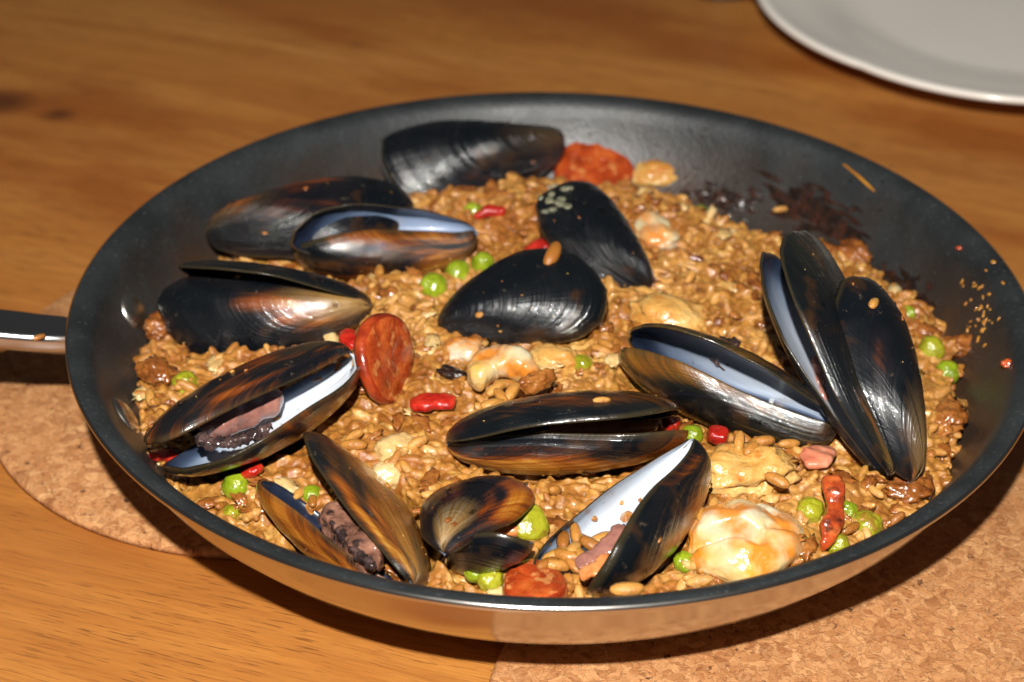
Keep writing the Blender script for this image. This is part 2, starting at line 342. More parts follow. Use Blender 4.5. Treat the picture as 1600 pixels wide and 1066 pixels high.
def sweep(name, path, wid, thk, mat, seed=1, up=(0, 0, 1), n=40, m=16, amp=.0008, freq=160, power=.7, taper=.55, ends=.25):
    "a fleshy strip of width wid and thickness thk along a path"
    P = catmull(path, n); V = []; Fc = []
    wid = np.interp(np.linspace(0, 1, n), np.linspace(0, 1, len(np.atleast_1d(wid))), np.atleast_1d(wid))
    for i in range(n):
        tdir = P[min(i + 1, n - 1)] - P[max(i - 1, 0)]; B = basis(tdir, up)
        e = min(i, n - 1 - i) / (n * ends); k = 1 if e >= 1 else max(.02, math.sqrt(1 - (1 - e) ** 2)) if taper else (1 if e > 0 else .6)
        k = 1 - (1 - k) * max(taper, .0001) if taper else k
        if i in (0, n - 1): k = .02
        for j in range(m):
            a = 2 * math.pi * j / m; ca, sa = math.cos(a), math.sin(a)
            x = math.copysign(abs(ca) ** power, ca) * wid[i] / 2 * k; z = math.copysign(abs(sa) ** power, sa) * thk / 2 * k
            V.append(P[i] + B[:, 1] * x + B[:, 2] * z)
    for i in range(n - 1):
        for j in range(m):
            a, b = i * m + j, i * m + (j + 1) % m; Fc.append((a, b, b + m, a + m))
    V = np.array(V); c = V.mean(0)
    V = V + (disp(V, amp, freq, seed)[:, None]) * (lambda d: d / (np.linalg.norm(d, axis=1)[:, None] + 1e-9))(V - np.repeat(P, m, 0))
    Fc.append(tuple(range(m))[::-1]); Fc.append(tuple((n - 1) * m + j for j in range(m)))
    return mesh(name, V - c, Fc, [mat]), c

# ---------------------------------------------------------------- table, cork mats
def table():
    x0, x1, y0, y1, h, b = -1.1, 1.1, -.75, 1.5, .03, .003
    V = []
    for z, d in ((0, b), (-b, 0), (-h, 0)): V += [(x0 + d, y0 + d, z), (x1 - d, y0 + d, z), (x1 - d, y1 - d, z), (x0 + d, y1 - d, z)]
    Fc = [(0, 1, 2, 3), (11, 10, 9, 8)]
    for k in (0, 4):
        for i in range(4): j = (i + 1) % 4; Fc.append((k + 4 + i, k + 4 + j, k + j, k + i))
    tag(link('table_top', mesh('table_top', V, Fc, [M['wood']], smooth=False)), 'warm brown oak table top with fine dark grain', kind='structure')
table()
def cork(c, r, h, label, seed):
    prof = [(0, h), (r * .5, h), (r - .0016, h), (r - .0006, h - .0004), (r, h - .0012), (r, 0.0002), (0, 0.0002)]
    me = lathe('cork_mat', prof, 160, [M['cork']], scallop=lambda a, q: .0022 * mn.noise(Vector((math.cos(a) * 9, math.sin(a) * 9, seed))) if q > r * .9 else 0)
    tag(link('cork_mat', me, None, (c[0], c[1], 0)), label, 'cork mat', 'round cork mats under the pan').rotation_euler.z = seed
cork((-.0862, .0328), .090, .003, 'round cork mat at the left, under the pan handle', 0.3)
cork((.1080, -.1360), .1275, .0029, 'large round cork mat at the lower right, under the front of the pan', 1.9)

# ---------------------------------------------------------------- pan
pan = empty('frying_pan', (0, 0, .003), 'round black nonstick frying pan with polished steel outside, filled with mussel paella', 'frying pan')
PZ = ZR - .003
inner = [(.1397, 0.0003), (.1384, .0006), (.1365, .0002), (.1345, -.0009), (.1328, -.0030), (.1312, -.0062), (.1292, -.0108), (.1255, -.0170), (.1210, -.0228), (.1150, -.0288), (.1075, -.0343), (.099, -.0385), (.090, -.0412), (.080, -.0422), (.05, -.0426), (0, -.0426)]
outer = [(0, -.048), (.083, -.048), (.090, -.0466), (.097, -.0433), (.1035, -.0400), (.112, -.0346), (.1205, -.0274), (.1285, -.0185), (.1325, -.0118), (.1345, -.0070), (.1362, -.0040), (.1385, -.0026), (.1400, -.0018), (.1405, -.0010), (.1404, -.0002), (.1397, .0003)]
link('nonstick_lining', lathe('nonstick_lining', [(r, z + PZ) for r, z in inner][::-1], 220, [M['black']]), pan)
link('steel_body', lathe('steel_body', [(r, z + PZ) for r, z in outer], 220, [M['steel']]), pan)
def wall_z(r): return float(np.interp(r, [p[0] for p in inner][::-1], [p[1] for p in inner][::-1])) + ZR
def wall_at(px, py, lift=0.):
    "where the line of sight meets the inner wall"
    lo = 0.015
    best = None
    for z in np.linspace(ZR, .012, 300):
        p = at(px, py, z); r = math.hypot(p[0], p[1])
        if r < .1395 and z <= wall_z(r) + 2e-4: best = p; break
    if best is None: best = at(px, py, ZR - .015)
    r = math.hypot(best[0], best[1]); dz = (wall_z(r + .001) - wall_z(r - .001)) / .002
    n = np.array([-dz * best[0] / r, -dz * best[1] / r, 1.]); n /= np.linalg.norm(n)
    return best + n * lift, n
for px, py in ((209, 486), (197, 650)):
    p, n = wall_at(px, py); prof = [(0, .0016), (.003, .0015), (.0050, .0010), (.0062, .0002), (.0062, -.0015)]
    me = lathe('rivet', prof[::-1], 40, [M['rivet']])
    o = link('rivet', me, pan); o.rotation_mode = 'QUATERNION'; o.rotation_quaternion = Vector(n).to_track_quat('Z', 'Y'); o.location = Vector(p) - pan.location
def handle():
    # a solid steel bar that leaves the wall under the rim and widens a little away from the pan
    pts = [(at(150, 523, .0370), .0145), (at(112, 523, .0405), .0135), (at(60, 520, .0425), .0138), (at(0, 514, .0440), .0146), (at(-120, 503, .047), .016), (at(-420, 478, .053), .019), (at(-700, 455, .055), .018)]
    P = catmull([p for p, _ in pts], 40); wd = catmull([(w, 0, 0) for _, w in pts], 40)[:, 0]
    sec = [(-.5, .18), (-.46, .42), (-.38, .5), (.38, .5), (.46, .42), (.5, .18), (.5, -.2), (.44, -.46), (.34, -.5), (-.34, -.5), (-.44, -.46), (-.5, -.2)]
    V, Fc = [], []; m = len(sec)
    for i in range(40):
        B = basis(P[min(i + 1, 39)] - P[max(i - 1, 0)])
        for x, z in sec: V.append(P[i] + B[:, 1] * x * wd[i] + B[:, 2] * z * .0062 - np.array(pan.location))
    for i in range(39):
        for j in range(m): a, b = i * m + j, i * m + (j + 1) % m; Fc.append((a, b, b + m, a + m))
    Fc.append(tuple(range(m))[::-1]); Fc.append(tuple(39 * m + j for j in range(m)))
    link('handle', mesh('handle', V, Fc, [M['brushed']]), pan)
    return P
handle()

# ---------------------------------------------------------------- mussel valves
CP = np.array([(0,0),(.035,.085),(.12,.16),(.25,.235),(.42,.30),(.6,.325),(.78,.295),(.92,.20),(.99,.07),(.985,-.06),(.9,-.15),(.74,-.185),(.54,-.17),(.34,-.13),(.15,-.085),(.04,-.05),(0,0)], float)
def outline(n):
    P = np.vstack([CP[-2], CP, CP[1]]); seg = len(CP) - 1; out = []
    for v in np.linspace(0, seg, n):
        i = min(int(v), seg - 1); t = v - i; a, b, c, d = P[i:i + 4]
        out.append(.5 * ((2 * b) + (-a + c) * t + (2 * a - 5 * b + 4 * c - d) * t * t + (-a + 3 * b - 3 * c + d) * t ** 3))
    return np.array(out)
_o = outline(401); _m = _o[:, 0].argmax()
_dx, _dy = np.maximum.accumulate(_o[:_m + 1, 0]), _o[:_m + 1, 1]; _vx, _vy = np.maximum.accumulate(_o[_m:, 0][::-1]), _o[_m:, 1][::-1]
def halfw(x):
    xc = np.clip(x, 0, .9999); y1 = np.interp(xc, _dx, _dy); y0 = np.interp(xc, _vx, _vy); return (y0 + y1) / 2, (y1 - y0) / 2 + 1e-6
def hgt(x, y):
    c, w = halfw(x); t = np.clip((y - c) / w, -1, 1)
    f = np.clip(x, 0, 1) ** .42 * np.clip(1 - x, 0, 1) ** .5 / .665
    return .25 * f * (1 - t * t) ** .5 * (1 - .18 * t)
def vframe(B, T, roll):
    a = T - B; L = np.linalg.norm(a); a = a / L
    N = np.array([0, 0, 1.]) - a[2] * a; N /= np.linalg.norm(N); Sd = np.cross(a, N)
    Zd = math.cos(roll) * N + math.sin(roll) * Sd; return a, np.cross(Zd, a), Zd, L
VALVES = {
    'm1': [0.00517, 0.12618, 0.04021, -0.05629, 0.10157, 0.04372, -0.638, 0.959, 0.78, 1],
    'm2': [-0.1088, 0.05854, 0.03868, -0.04327, 0.06635, 0.0471, 0.076, 1.051, 1.074, -1],
    'm3n': [-0.02297, 0.05038, 0.04567, -0.0796, 0.04075, 0.04338, -2.1, 0.934, 0.93, 1],
    'm3f': [-0.02277, 0.04819, 0.04689, -0.0796, 0.03417, 0.05231, 1.812, 0.555, 0.989, 1],
    'm4n': [-0.05351, 0.00827, 0.04453, -0.11777, 0.0148, 0.04012, -0.804, 0.878, 0.965, 1],
    'm4f': [-0.05351, 0.00975, 0.04443, -0.11087, 0.01531, 0.05202, 0.724, 0.977, 0.511, 1],
    'm5u': [-0.0574, -0.02789, 0.05195, -0.10937, -0.06468, 0.04479, 0.58, 0.978, 0.697, -1],
    'm5l': [-0.05711, -0.02152, 0.04658, -0.10217, -0.07176, 0.04146, -2.606, 1.253, 0.718, -1],
    'm6r': [-0.03589, -0.11818, 0.04064, -0.06365, -0.06508, 0.04806, 0.789, 1.155, 0.569, -1],
    'm6l': [-0.04091, -0.11544, 0.03864, -0.0769, -0.07842, 0.04387, -2.416, 0.908, 0.832, 1],
    'm7u': [-0.0282, -0.11704, 0.04988, -0.0105, -0.08274, 0.04605, -0.124, 1.324, 0.952, 1],
    'm7l': [-0.02723, -0.09658, 0.0337, -0.00737, -0.11311, 0.05163, 2.432, 0.998, 1.159, 1],
    'm8u': [-0.02906, -0.0652, 0.04717, 0.03451, -0.0541, 0.05037, -0.655, 1.023, 0.723, -1],
    'm8l': [-0.02924, -0.05992, 0.04442, 0.03641, -0.06205, 0.04916, 2.468, 0.987, 0.775, -1],
    'm9l': [0.03684, -0.06678, 0.05021, -0.00565, -0.11125, 0.03869, 2.57, 0.4, 1.053, -1],
    'm9r': [0.03755, -0.06794, 0.04977, 0.00911, -0.11868, 0.04276, -1.886, 0.961, 1.047, 1],
    'm10l': [0.07804, -0.05037, 0.04171, 0.01927, -0.01994, 0.04753, -2.257, 1.029, 0.736, 1],
    'm10u': [0.07671, -0.05009, 0.04529, 0.02048, -0.02636, 0.05668, 1.008, 0.999, 0.514, 1],
    'm11': [-0.03388, 0.00418, 0.03882, 0.01648, 0.00196, 0.05212, 0.513, 1.222, 1.037, 1],
    'm12': [0.03042, 0.02826, 0.03934, 0.00159, 0.06274, 0.05607, -0.034, 1.14, 1.107, 1],
    'm13r': [0.09083, -0.06861, 0.04055, 0.07162, -0.00204, 0.07755, 0.794, 1.025, 0.382, 1],
    'm13l': [0.09065, -0.05985, 0.03487, 0.06256, -0.00192, 0.07089, -2.45, 0.91, 0.376, -1],
    'm14': [0.09627, -0.06841, 0.03814, 0.08539, -0.01814, 0.07222, 0.548, 0.848, 0.919, 1]}
def vparams(key):
    p = VALVES[key]; B, T = np.array(p[0:3]), np.array(p[3:6]); a, Yd, Zd, L = vframe(B, T, p[6])
    return B, a, Yd * p[9], Zd, L, p[7] * L, max(p[8], .35) * L
NU, NV = 24, 81
def valve(parent, key, color, seed=0, thick=.0006, chip=None):
    B, a, Yd, Zd, L, Wd, H = vparams(key)
    E = outline(NV); us = np.sin(np.linspace(0, 1, NU) * math.pi / 2); us[0] = .02
    X = us[:, None] * E[None, :, 0]; Y = us[:, None] * E[None, :, 1]
    Z = hgt(X, Y); Z[-1] = 0
    # slight growth steps, a waved margin and an uneven outline
    U = np.repeat(us[:, None], NV, 1); th = np.linspace(0, 6.28, NV)[None, :]
    for k, (fq, am) in enumerate(((3, .010), (5, .006), (9, .0035))):
        Y = Y + am * U ** 2 * np.sin(fq * th + seed * 1.3 + k); Z = Z * (1 + am * np.sin(fq * 1.3 * th * .5 + seed + 3 * U))
    step = .004 * np.sin(U * 38 + seed) * U * (1 - U ** 8); Z = Z + step
    Z = Z + .010 * U ** 6 * np.sin(4 * th + seed)
    jag = np.array([mn.fractal(Vector((q * 26, seed, 0)), .7, 2, 3) for q in np.linspace(0, 1, NV)])[None, :]; X = X * (1 - .012 * jag * U ** 8); Y = Y * (1 - .02 * jag * U ** 8)
    out = np.stack([X * L, Y * Wd, Z * H], -1).reshape(-1, 3)
    # inner skin: pulled in towards the mouth
    c, w = halfw(X); Xi = X * (1 - .016 * U ** 3) + .006 * (1 - U); ti = 1 - .05 * U ** 4
    inn = np.stack([Xi * L, (c + (Y - c) * ti) * Wd, np.maximum(Z * H - thick * (1.6 - .6 * U) * (1 - U ** 10), -.02)], -1).reshape(-1, 3)
    inn[:, 2] = np.where(np.repeat(us, NV) > .999, out[:, 2], inn[:, 2])
    V = np.vstack([out, inn]); n = NU * NV
    Rm = np.stack([a, Yd, Zd], 1); Wc = V @ Rm.T + B - np.array(parent.location)
    hand = np.linalg.det(Rm) > 0
    Fc, mi = [], []
    def q(a_, b_, c_, d_, m_): Fc.append((a_, b_, c_, d_) if hand else (d_, c_, b_, a_)); mi.append(m_)
    for i in range(NU - 1):
        for j in range(NV - 1):
            p0, p1, p2, p3 = i * NV + j, i * NV + j + 1, (i + 1) * NV + j + 1, (i + 1) * NV + j
            q(p0, p1, p2, p3, 0); q(n + p0, n + p3, n + p2, n + p1, 1)
    for j in range(NV - 1):
        p0, p1 = (NU - 1) * NV + j, (NU - 1) * NV + j + 1; q(p0, p1, n + p1, n + p0, 0)
        q(j + 1, j, n + j, n + j + 1, 0)
    uvs = np.stack([np.repeat(us, NV), np.tile(np.linspace(0, 1, NV), NU)], 1); uvs = np.vstack([uvs, uvs])
    o = link('shell_half', mesh('shell_half', Wc, Fc, [M['shell'], M['nacre']], mi, uv=uvs), parent)
    o.color = (*color, {'m1': .9, 'm2': 1., 'm12': 1.1, 'm11': .5, 'm4n': .22, 'm7u': .5}.get(key, .22))
    return o

# (label, [(valve key, (brown, pale, olive))])
BOWLS = ['m3n', 'm3f', 'm4n', 'm4f', 'm5l', 'm6l', 'm6r', 'm8l', 'm9l', 'm9r', 'm10l', 'm10u', 'm13l', 'm13r', 'm7l']
MUSSELS = {
    'm1': ('glossy black mussel lying closed at the back of the pan, left of the chorizo slice', [('m1', (.10, .15, 0))]),
    'm2': ('dark ridged mussel with a brown beak, half hidden behind the open blue one', [('m2', (.30, .25, 0))]),
    'm3': ('open mussel with a blue inside and wet tan lower shell, behind the three peas', [('m3n', (.70, .2, .25)), ('m3f', (.25, .0, 0))]),
    'm4': ('open black mussel fading to gold and white at its beak, beside the upper rivet', [('m4n', (.48, .95, .1)), ('m4f', (.35, .1, .5))]),
    'm5': ('wide open mussel with dark meat on a white inside, at the left wall', [('m5u', (.63, .15, .15)), ('m5l', (.60, .85, .1))]),
    'm6': ('open mussel with amber and olive shells standing at the front left rim', [('m6r', (.65, .35, .35)), ('m6l', (.88, .4, .15))]),
    'm7': ('small mussel seen from its purple and gold beak, holding a pale olive pea', [('m7u', (.34, .75, 0)), ('m7l', (.28, .75, 0))]),
    'm8': ('slightly open red brown mussel lying level in the middle front, orange meat in its gap', [('m8u', (.56, .1, .2)), ('m8l', (.70, .25, .05))]),
    'm9': ('open mussel with a white inside holding rice, at the front centre rim', [('m9l', (.50, .8, .3)), ('m9r', (.40, .4, .1))]),
    'm10': ('open olive brown mussel with a dark crumpled piece inside, right of the middle', [('m10l', (.49, .1, .6)), ('m10u', (.60, .4, .45))]),
    'm11': ('plain black mussel lying closed in the middle with an orange rice grain on top', [('m11', (.05, .0, .15))]),
    'm12': ('upright black mussel with a grey green crust at its top, behind the plain black one', [('m12', (.06, .0, 0))]),
    'm13': ('tall mussel with a narrow pale blue half standing open at the right', [('m13r', (.42, .3, .6)), ('m13l', (.35, .6, .3))]),
    'm14': ('shiny black mussel standing beak down nearest the right wall of the pan', [('m14', (.22, .4, 0))]),
}
MU = {}
for n_, (key, (label, vs)) in enumerate(MUSSELS.items()):
    P = VALVES[vs[0][0]]; loc = np.array([(P[0] + P[3]) / 2, (P[1] + P[4]) / 2, min(P[2], P[5])])
    e = empty('mussel', loc, label, 'mussel', 'mussels in the paella'); MU[key] = e
    for j, (vk, colr) in enumerate(vs): valve(e, vk, colr, seed=n_ * 2.1 + j)

# ---------------------------------------------------------------- the bed of rice
def smooth_noise(x, y, s, f): return np.array([mn.fractal(Vector((a * f, b * f, s)), .9, 2, 3) for a, b in zip(np.ravel(x), np.ravel(y))]).reshape(np.shape(x))
_th = np.radians([-180, -150, -120, -90, -60, -30, 0, 15, 30, 45, 60, 75, 90, 105, 120, 150, 180])
_rf = np.array([.1215, .1215, .1225, .1225, .1225, .1215, .1215, .1210, .1175, .1075, .1035, .108, .112, .112, .112, .119, .1215])
def food_r(x, y): return np.interp(np.arctan2(y, x), _th, _rf)
VP = {k: vparams(k) for k in VALVES}
def in_bowl(P, pad=.0):
    "True where a point lies inside the hollow of an open valve"
    hit = np.zeros(len(P), bool)
    for k in BOWLS:
        B, a, Yd, Zd, L, Wd, H = VP[k]; d = P - B; x = d @ a / L; y = d @ Yd / Wd; z = d @ Zd / H
        c, w = halfw(np.clip(x, 0.001, .999)); inside = (x > 0.01) & (x < .99) & (np.abs(y - c) < w * .97)
        hit |= inside & (z > -.03 - pad) & (z < hgt(np.clip(x, 0, 1), y) + (.0026 + pad * .06) / H)
    return hit
def food_z(x, y):
    x = np.asarray(x, float); y = np.asarray(y, float)
    r = np.hypot(x, y); R = food_r(x, y); e = np.clip((R - r) / .018, 0, 1)
    z = ZR - .0228 + .0065 * (1 - (1 - e) ** 2) + .0055 * np.clip(1 - (r / .11) ** 2, 0, 1) + .0034 * smooth_noise(x, y, 3.1, 26) + .0017 * smooth_noise(x, y, 7.7, 62)
    wz = np.interp(r, [p[0] for p in inner][::-1], [p[1] for p in inner][::-1]) + ZR
    out = np.clip((r - R) / .006, 0, 1)
    z = z * (1 - out) + (wz - .001) * out
    shape = z.shape; zz = z.ravel().copy(); P = np.stack([x.ravel(), y.ravel(), zz], 1)
    for k in range(24):
        h = in_bowl(P); 
        if not h.any(): break
        P[h, 2] -= .001
    return np.maximum(P[:, 2].reshape(shape), np.maximum(.0118, wz - .0012))
def grain_shape(seed, nr=7, ns=8):
    r_ = random.Random(seed); V = [(-1, 0, 0)]; bend = r_.uniform(-.12, .12); fat = r_.uniform(.9, 1.12)
    for i in range(1, nr):
        t = -math.cos(math.pi * i / nr); w = (1 - abs(t) ** 2.5) ** .5 * fat
        for j in range(ns):
            a = 2 * math.pi * j / ns; V.append((t, w * math.cos(a) * (1 + .06 * math.sin(3 * a + seed)) + bend * t * t * 2, w * math.sin(a)))
    V.append((1, bend * 2, 0)); Fc = []
    for j in range(ns): Fc.append((0, 1 + (j + 1) % ns, 1 + j))
    for i in range(nr - 2):
        for j in range(ns): a, b = 1 + i * ns + j, 1 + i * ns + (j + 1) % ns; Fc.append((a, b, b + ns, a + ns))
    l = len(V) - 1
    for j in range(ns): Fc.append((l, 1 + (nr - 2) * ns + j, 1 + (nr - 2) * ns + (j + 1) % ns))
    V = np.array(V) * np.array([.0033, .00138, .00125]); return V, Fc
GS = [grain_shape(s) for s in range(10)]
def rot(yaw, pitch, roll_):
    cy, sy, cp, sp, cr, sr = math.cos(yaw), math.sin(yaw), math.cos(pitch), math.sin(pitch), math.cos(roll_), math.sin(roll_)
    return np.array([[cy * cp, -sy * cr + cy * sp * sr, sy * sr + cy * sp * cr], [sy * cp, cy * cr + sy * sp * sr, -cy * sr + sy * sp * cr], [-sp, cp * sr, cp * cr]])
def build_rice():
    # bed
    NR, NA = 120, 360; V, Fc = [], []
    rr = np.linspace(0, 1, NR); aa = np.linspace(0, 2 * math.pi, NA, endpoint=False)
    A, Rr = np.meshgrid(aa, rr); Rm = Rr * (np.interp(np.mod(A + math.pi, 2 * math.pi) - math.pi, _th, _rf) + .006)
    X, Y = Rm * np.cos(A), Rm * np.sin(A); Z = food_z(X, Y); edge = np.clip((np.interp(np.mod(A + math.pi, 2 * math.pi) - math.pi, _th, _rf) - Rm) / .005 - .3, 0, 1); Z = Z - .0016 * (1 - edge) + edge * np.where(Z > .02, np.clip(smooth_noise(X, Y, 9.2, 120), 0, 1) * .0040 + smooth_noise(X, Y, 4.4, 360) * .0016 + .0001, 0)
    V = np.stack([X.ravel(), Y.ravel(), Z.ravel()], 1)
    for i in range(NR - 1):
        for j in range(NA):
            a, b = i * NA + j, i * NA + (j + 1) % NA; Fc.append((a, a + NA, b + NA, b))
    top = len(V); th_ = (.0008 + .0035 * np.clip((.112 - Rm.ravel()) / .02, 0, 1)); V2 = V.copy(); V2[:, 2] -= th_; V = np.vstack([V, V2])
    Fc += [tuple(top + k for k in f[::-1]) for f in Fc]
    for j in range(NA): a, b = (NR - 1) * NA + j, (NR - 1) * NA + (j + 1) % NA; Fc.append((a, a + top, b + top, b))
    mi = [0] * len(Fc); bits = []; bF = []; bm_ = []; bb = 0
    # grains
    N = 12500; rad = np.sqrt(rng.random(N)) * 1.0; ang = rng.random(N) * 2 * math.pi - math.pi
    R_ = np.interp(ang, _th, _rf) * rad + rng.normal(0, .0012, N)
    gx, gy = R_ * np.cos(ang), R_ * np.sin(ang); gz = food_z(gx, gy)
    clump = smooth_noise(gx, gy, 9.2, 120)
    lay = rng.random(N) ** 1.4 * .0033 - .0018 + np.clip(clump, 0, 1) * .0042
    C_ = np.stack([gx, gy, gz + lay], 1)
    bad = in_bowl(C_ + np.array([0, 0, .0016]), .03); C_ = C_[~bad]; gz = gz[~bad]; lay = lay[~bad]
    wz = np.array([wall_z(min(math.hypot(p[0], p[1]), .139)) for p in C_]); keep = C_[:, 2] > wz - .0005; C_ = C_[keep]; lay = lay[keep]
    keep = rng.random(len(C_)) < .93; C_, lay = C_[keep], lay[keep]
    # the grains that show largest: high in the heap and towards the camera
    dist = np.linalg.norm(C_ - CAM, axis=1); score = lay * 60 - dist * 1.6 + rng.random(len(C_)) * .10
    order = np.argsort(-score); pick = set(order[:290].tolist())
    tops = []; base = len(V); vs = [V]
    for i, p in enumerate(C_):
        s = random.randrange(10); R = rot(random.uniform(0, 6.28), random.gauss(0, .38), random.uniform(-.8, .8)); sc = random.uniform(.80, 1.12)
        if i in pick: tops.append((p, R, sc, s)); continue
        g, gf = GS[s]; vs.append(g @ R.T * sc + p); Fc.extend([tuple(base + k for k in f) for f in gf]); mi.extend([1] * len(gf)); base += len(g)
    # small scraps of onion and browned sofrito among the grains
    iv, if_ = ico(3)
    for k in range(420):
        a = random.uniform(-math.pi, math.pi); r = float(np.interp(a, _th, _rf)) * math.sqrt(random.random()) * .985; x, y = r * math.cos(a), r * math.sin(a)
        z = float(food_z([x], [y])[0]) + .0016 + .004 * min(1, max(0, float(smooth_noise([x], [y], 9.2, 120)[0])))
        if in_bowl(np.array([[x, y, z]]), .03)[0] or z < wall_z(min(r, .139)): continue
        sz = np.array([random.uniform(.0015, .0046), random.uniform(.0012, .0028), random.uniform(.0006, .0012)])
        d = 1 + disp(iv, .6, 1.9, k * .37, 2); bits.append((iv * d[:, None] * sz) @ rot(random.uniform(0, 6.28), random.gauss(0, .3), 0).T + np.array([x, y, z]))
        bF.extend([tuple(bb + q for q in f) for f in if_]); bm_.extend([0 if random.random() < .15 else 1] * len(if_)); bb += len(iv)
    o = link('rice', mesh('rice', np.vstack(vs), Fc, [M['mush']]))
    md = o.modifiers.new('fuse', 'REMESH'); md.mode = 'VOXEL'; md.voxel_size = .00043; md.use_smooth_shade = True   # cooked grains stick together
    sm = o.modifiers.new('soften', 'SMOOTH'); sm.factor = .4; sm.iterations = 1
    tag(link('sofrito_scraps', mesh('sofrito_scraps', np.vstack(bits), bF, [M['onion'], M['brownbit']], bm_)), 'small scraps of soft onion and browned sofrito mixed through the rice', kind='stuff')
    tag(o, 'bed of sticky golden brown rice and sauce filling the pan', kind='stuff')
    gm = [mesh('rice_grain', g, gf, [M['rice']]) for g, gf in GS]
    for p, R, sc, s in tops:
        g = link('rice_grain', gm[s]); m = Matrix([list(map(float, R[i] * sc)) + [float(p[i])] for i in range(3)] + [[0, 0, 0, 1]]); g.matrix_world = m
        tag(g, 'glossy brown cooked rice grain lying on the surface of the paella', 'rice grain', 'loose grains on top of the rice')
    return gm
GM = build_rice()
def fz(px, py, lift=0.):
    "a point on the surface of the food under a pixel"
    z = ZR - .012
    for _ in range(12):
        p = at(px, py, z + lift); z = float(food_surface(p[0], p[1]))
    return at(px, py, z + lift)
def food_surface(x, y):
    r = math.hypot(x, y); R = float(food_r(x, y)); e = min(1, max(0, (R - r) / .018))
    return ZR - .0228 + .0065 * (1 - (1 - e) ** 2) + .0055 * max(0, 1 - (r / .11) ** 2) + .0034 * float(smooth_noise([x], [y], 3.1, 26)[0]) + .0017 * float(smooth_noise([x], [y], 7.7, 62)[0]) + .0015
def on_shell(px, py, key, lift=0.):
    "where the line of sight first meets the outside of a valve"
    B, a, Yd, Zd, L, Wd, H = VP[key]; d = at(px, py, 0) - CAM; d = d / np.linalg.norm(d)
    for s_ in np.arange(.35, .85, .0003):
        q = CAM + d * s_ - B; x, y, z = q @ a / L, q @ Yd / Wd, q @ Zd / H; c, w = halfw(np.array(x))
        if 0 < x < 1 and abs(y - c) < w and 0 <= z <= float(hgt(np.array(x), np.array(y))): return CAM + d * (s_ - lift)
    return fz(px, py)

# ---------------------------------------------------------------- peas
def pea_mesh(seed, mat, wr=.05):
    V, Fc = ico(4); d = 1 + disp(V, wr, 1.4, seed, 3) + disp(V, wr * .35, 4, seed + 5, 2)
    dim = np.exp(-((V - np.array([.5, -.3, .8]) / .99) ** 2).sum(1) / .06) * .10
    return mesh('pea', V * (d - dim)[:, None] * .0036, Fc, [mat])
PM = [pea_mesh(3, M['pea'], .10), pea_mesh(8, M['pea'], .15), pea_mesh(13, M['oldpea'], .14), pea_mesh(21, M['oldpea'], .08)]
def put_pea(px, py, lift, size, kind, label, squash=(1, 1, 1)):
    o = link('pea', PM[kind], None, fz(px, py, lift - .0011)); o.scale = tuple(size * s for s in squash)
    o.rotation_euler = (random.uniform(-1, 1), random.uniform(-1, 1), random.uniform(0, 6)); tag(o, label, 'pea', 'green peas in the paella')
for a in (
    (677, 448, .002, 1.22, 0, 'green pea with a brown scrap on it, leftmost of the three in a row'),
    (715, 427, .003, 1.14, 0, 'smooth green pea in the middle of the row of three'),
    (754, 411, .003, 1.00, 1, 'green pea at the right end of the row of three'),
    (290, 600, .001, 1.05, 2, 'yellow green pea between the dark open mussels by the left wall'),
    (368, 760, .001, 1.05, 0, 'green pea below the wide open mussel at the left'),
    (487, 775, .001, .85, 0, 'green pea between the two shells of the front left mussel'),
    (363, 806, .0, .85, 2, 'half sunk yellow pea against the front left rim'),
    (440, 765, .0, .75, 1, 'green pea peeping out behind the tip of the amber shell'),
    (909, 571, .001, .92, 2, 'yellow green pea in the middle, above the level brown mussel'),
    (1081, 681, .002, .88, 0, 'green pea between the two bright red pepper pieces'),
    (1114, 756, .001, .85, 0, 'green pea beside the black shell at the front centre'),
    (1071, 880, .0, .85, 1, 'green pea half buried left of the big white prawn'),
    (1265, 799, .001, 1.05, 2, 'wrinkled yellow green pea left of the browned pepper strip'),
    (1321, 800, .0, .88, 1, 'green pea tucked behind the browned pepper strip'),
    (1353, 823, .001, 1.22, 2, 'large wrinkled pea against the front right rim'),
    (1309, 852, .001, .90, 2, 'pea at the foot of the browned pepper strip'),
    (1455, 546, .001, 1.12, 2, 'yellow green pea by the right wall, upper of two'),
    (1479, 583, .001, 1.08, 0, 'bright green pea by the right wall, lower of two'),
    (1419, 491, .0, .70, 0, 'small green pea right of the tallest black shells'),
    (738, 331, .0, .85, 1, 'dull green pea under the edge of the rearmost mussel'),
    (1095, 333, .0, .75, 0, 'green pea at the far edge of the rice'),
    (766, 906, .001, .98, 2, 'yellow green pea at the front rim beside the chorizo'),
    (742, 893, .0, .85, 0, 'dark green pea under the small purple beaked mussel'),
    (940, 528, -.001, .55, 1, 'tiny green pea piece at the foot of the plain black mussel'),
    (1245, 572, .0, .70, 0, 'green pea in the shade between two open mussels at the right'),
): put_pea(*a)
put_pea(826, 817, .006, 1.55, 3, 'flat pale olive pea half held in the mouth of the small mussel', (1, .95, .62))

